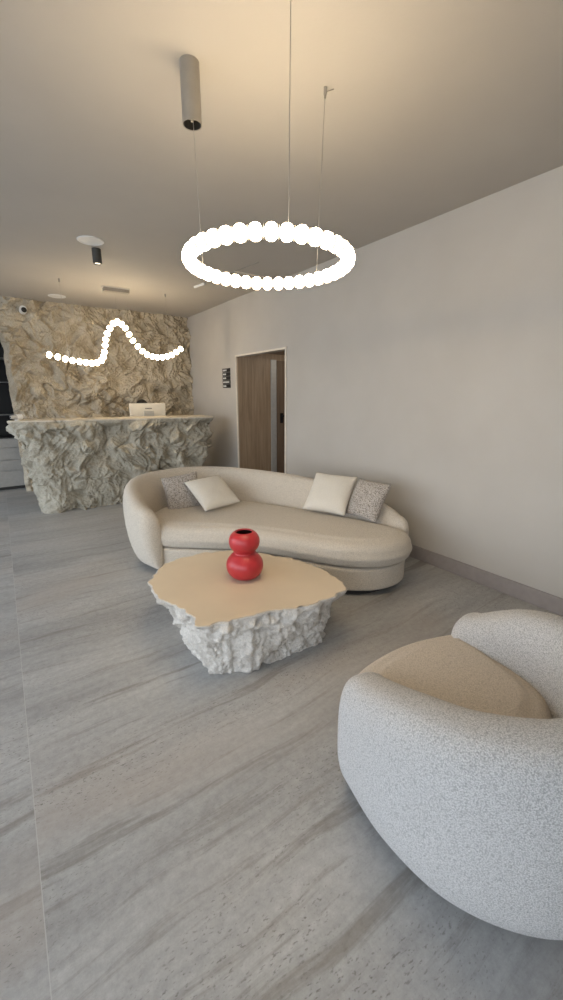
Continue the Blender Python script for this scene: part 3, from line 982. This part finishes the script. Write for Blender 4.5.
# ------------------------------------------------------------------ receptionist seated behind the counter
def person():
    px, py = 2.06, 7.32
    st = thing('office_stool', 'black office stool behind the rock counter under the seated person', 'stool', (px, py, 0))
    bm = bmesh.new(); lathe(bm, [(0, .48), (.13, .48), (.15, .49), (.155, .51), (.14, .53), (0, .535)], (px, py, 0), 32)
    obj('seat', bm, M['cloth_black'], st, smooth=True)
    bm = bmesh.new(); tube(bm, (px, py, .03), (px, py, .485), .022, 16)
    obj('column', bm, M['graphite'], st)
    bm = bmesh.new(); lathe(bm, [(0, .001), (.19, .001), (.19, .012), (.04, .03), (0, .03)], (px, py, 0), 32)
    obj('foot_plate', bm, M['graphite'], st)
    V = []; E = []; R = []
    def v(x, y, z, r, par=None):
        V.append((px + x, py + y, z)); R.append(r)
        if par is not None: E.append((par, len(V) - 1))
        return len(V) - 1
    pel = v(0, 0, .665, .125)
    ab = v(0, .0, .80, .115, pel); ch = v(0, -.0, .98, .125, ab); ut = v(0, .0, 1.115, .105, ch)
    nk = v(0, -.015, 1.20, .052, ut); jaw = v(0, -.035, 1.265, .066, nk); hd = v(0, -.03, 1.335, .086, jaw); cr = v(0, -.02, 1.405, .066, hd)
    v(0, -.128, 1.32, .012, hd)                                    # nose
    for s in (-1, 1):
        v(s * .092, -.015, 1.32, .013, hd)                         # ear
        sh = v(s * .175, .0, 1.12, .058, ut)
        el = v(s * .235, .0, .90, .043, sh)
        wr = v(s * .16, -.135, .785, .028, el)
        pm = v(s * .145, -.185, .778, .026, wr)
        for k, (o, ln) in enumerate(((-.027, .052), (-.009, .060), (.009, .056), (.026, .045))):
            a = v(s * .145 + o, -.215, .780, .009, pm)
            b = v(s * .145 + o * 1.15, -.215 - ln * .55, .777, .0085, a)
            v(s * .145 + o * 1.2, -.215 - ln, .766, .0075, b)
        th = v(s * .145 - s * .034, -.175, .771, .010, pm)
        v(s * .145 - s * .045, -.21, .764, .0085, th)
        hip = v(s * .095, -.03, .655, .092, pel)
        kn = v(s * .115, -.20, .50, .062, hip)
        an = v(s * .115, -.13, .10, .040, kn)
        v(s * .12, -.235, .04, .036, an)
    me = bpy.data.meshes.new('person')
    me.from_pydata(V, E, [])
    o = bpy.data.objects.new('person', me); COL.objects.link(o)
    sk = o.modifiers.new('skin', 'SKIN')
    for k, r in enumerate(R):
        me.skin_vertices[0].data[k].radius = (r, r)
        me.skin_vertices[0].data[k].use_root = (k == 0)
    sb = o.modifiers.new('sub', 'SUBSURF'); sb.levels = 2; sb.render_levels = 2
    dg = bpy.context.evaluated_depsgraph_get()
    m2 = bpy.data.meshes.new_from_object(o.evaluated_get(dg))
    o.modifiers.clear(); o.data = m2
    m2.name = 'person'
    m2.materials.clear(); m2.materials.append(M['cloth_black']); m2.materials.append(M['skin'])
    for p in m2.polygons:
        p.use_smooth = True
        c = p.center
        skin = c.z > 1.165 or (c.y < py - .125 and .735 < c.z < .82)
        p.material_index = 1 if skin else 0
    ORG[o.name] = (0, 0, 0)
    tag(o, 'person with dark hair and black top seated behind the computer monitor', 'person')
    bm = bmesh.new()
    bmesh.ops.create_uvsphere(bm, u_segments=28, v_segments=20, radius=1)
    dl = [q for q in bm.verts if q.co.z < -.55 or (q.co.y < -.55 and q.co.z < .45)]
    bmesh.ops.delete(bm, geom=dl, context='VERTS')
    for q in bm.verts:
        q.co = Vector((px + q.co.x * .102, py - .018 + q.co.y * .112, 1.362 + q.co.z * .118))
    bmesh.ops.solidify(bm, geom=bm.faces[:], thickness=.008)
    obj('hair', bm, M['hair'], o, smooth=True)
    for s in (-1, 1):
        m_ = bmesh.new()
        bmesh.ops.create_uvsphere(m_, u_segments=12, v_segments=8, radius=.011, matrix=Matrix.Translation((px + s * .034, py - .107, 1.345)))
        obj('eye', m_, M['black'], o, smooth=True)
    m_ = bmesh.new(); box(m_, px - .024, py - .104, 1.272, px + .024, py - .088, 1.280, bevel=.002)
    obj('mouth', m_, simple('lips', (.35, .13, .11), .5), o)
person()

# ------------------------------------------------------------------ daylight and exposure
w = bpy.data.worlds.new('daylight'); scene.world = w
w.use_nodes = True
nt = w.node_tree
bg = nt.nodes['Background']
tc = nt.nodes.new('ShaderNodeTexCoord')
sx = nt.nodes.new('ShaderNodeSeparateXYZ'); nt.links.new(tc.outputs['Generated'], sx.inputs[0])
rp = ramp(nt, [(0.0, (.82, .87, .93)), (0.5, (.74, .86, 1.0)), (1.0, (.66, .80, 1.0))], sx.outputs['Z'])
nt.links.new(rp.outputs['Color'], bg.inputs['Color'])
bg.inputs['Strength'].default_value = 5.3

def portal(name, loc, rot, sx_, sy_):
    l = bpy.data.lights.new(name, 'AREA'); l.shape = 'RECTANGLE'; l.size = sx_; l.size_y = sy_
    l.cycles.is_portal = True
    o = bpy.data.objects.new(name, l); COL.objects.link(o); o.location = loc; o.rotation_euler = rot
for u0, u1 in op_front:
    portal('window_portal', ((u0 + u1) / 2, Y0 - .10, (ZL + ZH) / 2), (PI / 2, 0, 0), u1 - u0, ZH - ZL)
for u0, u1 in op_left:
    portal('window_portal', (X0 - .10, (u0 + u1) / 2, (ZL + ZH) / 2), (PI / 2, 0, -PI / 2), u1 - u0, ZH - ZL)

pl = bpy.data.lights.new('passage_fill', 'POINT'); pl.energy = 4; pl.color = (1, .9, .76); pl.shadow_soft_size = .08  # added fill light that brightens the passage wood, no known fixture there
po = bpy.data.objects.new('passage_fill', pl); COL.objects.link(po); po.location = (4.1, 5.0, 2.08)
scene.view_settings.view_transform = 'Standard'
scene.view_settings.look = 'None'
scene.view_settings.gamma = 1
scene.view_settings.use_curve_mapping = False
scene.view_settings.exposure = 0.0
scene.cycles.use_denoising = True
scene.cycles.max_bounces = 8
scene.cycles.diffuse_bounces = 5
scene.cycles.sample_clamp_indirect = 6
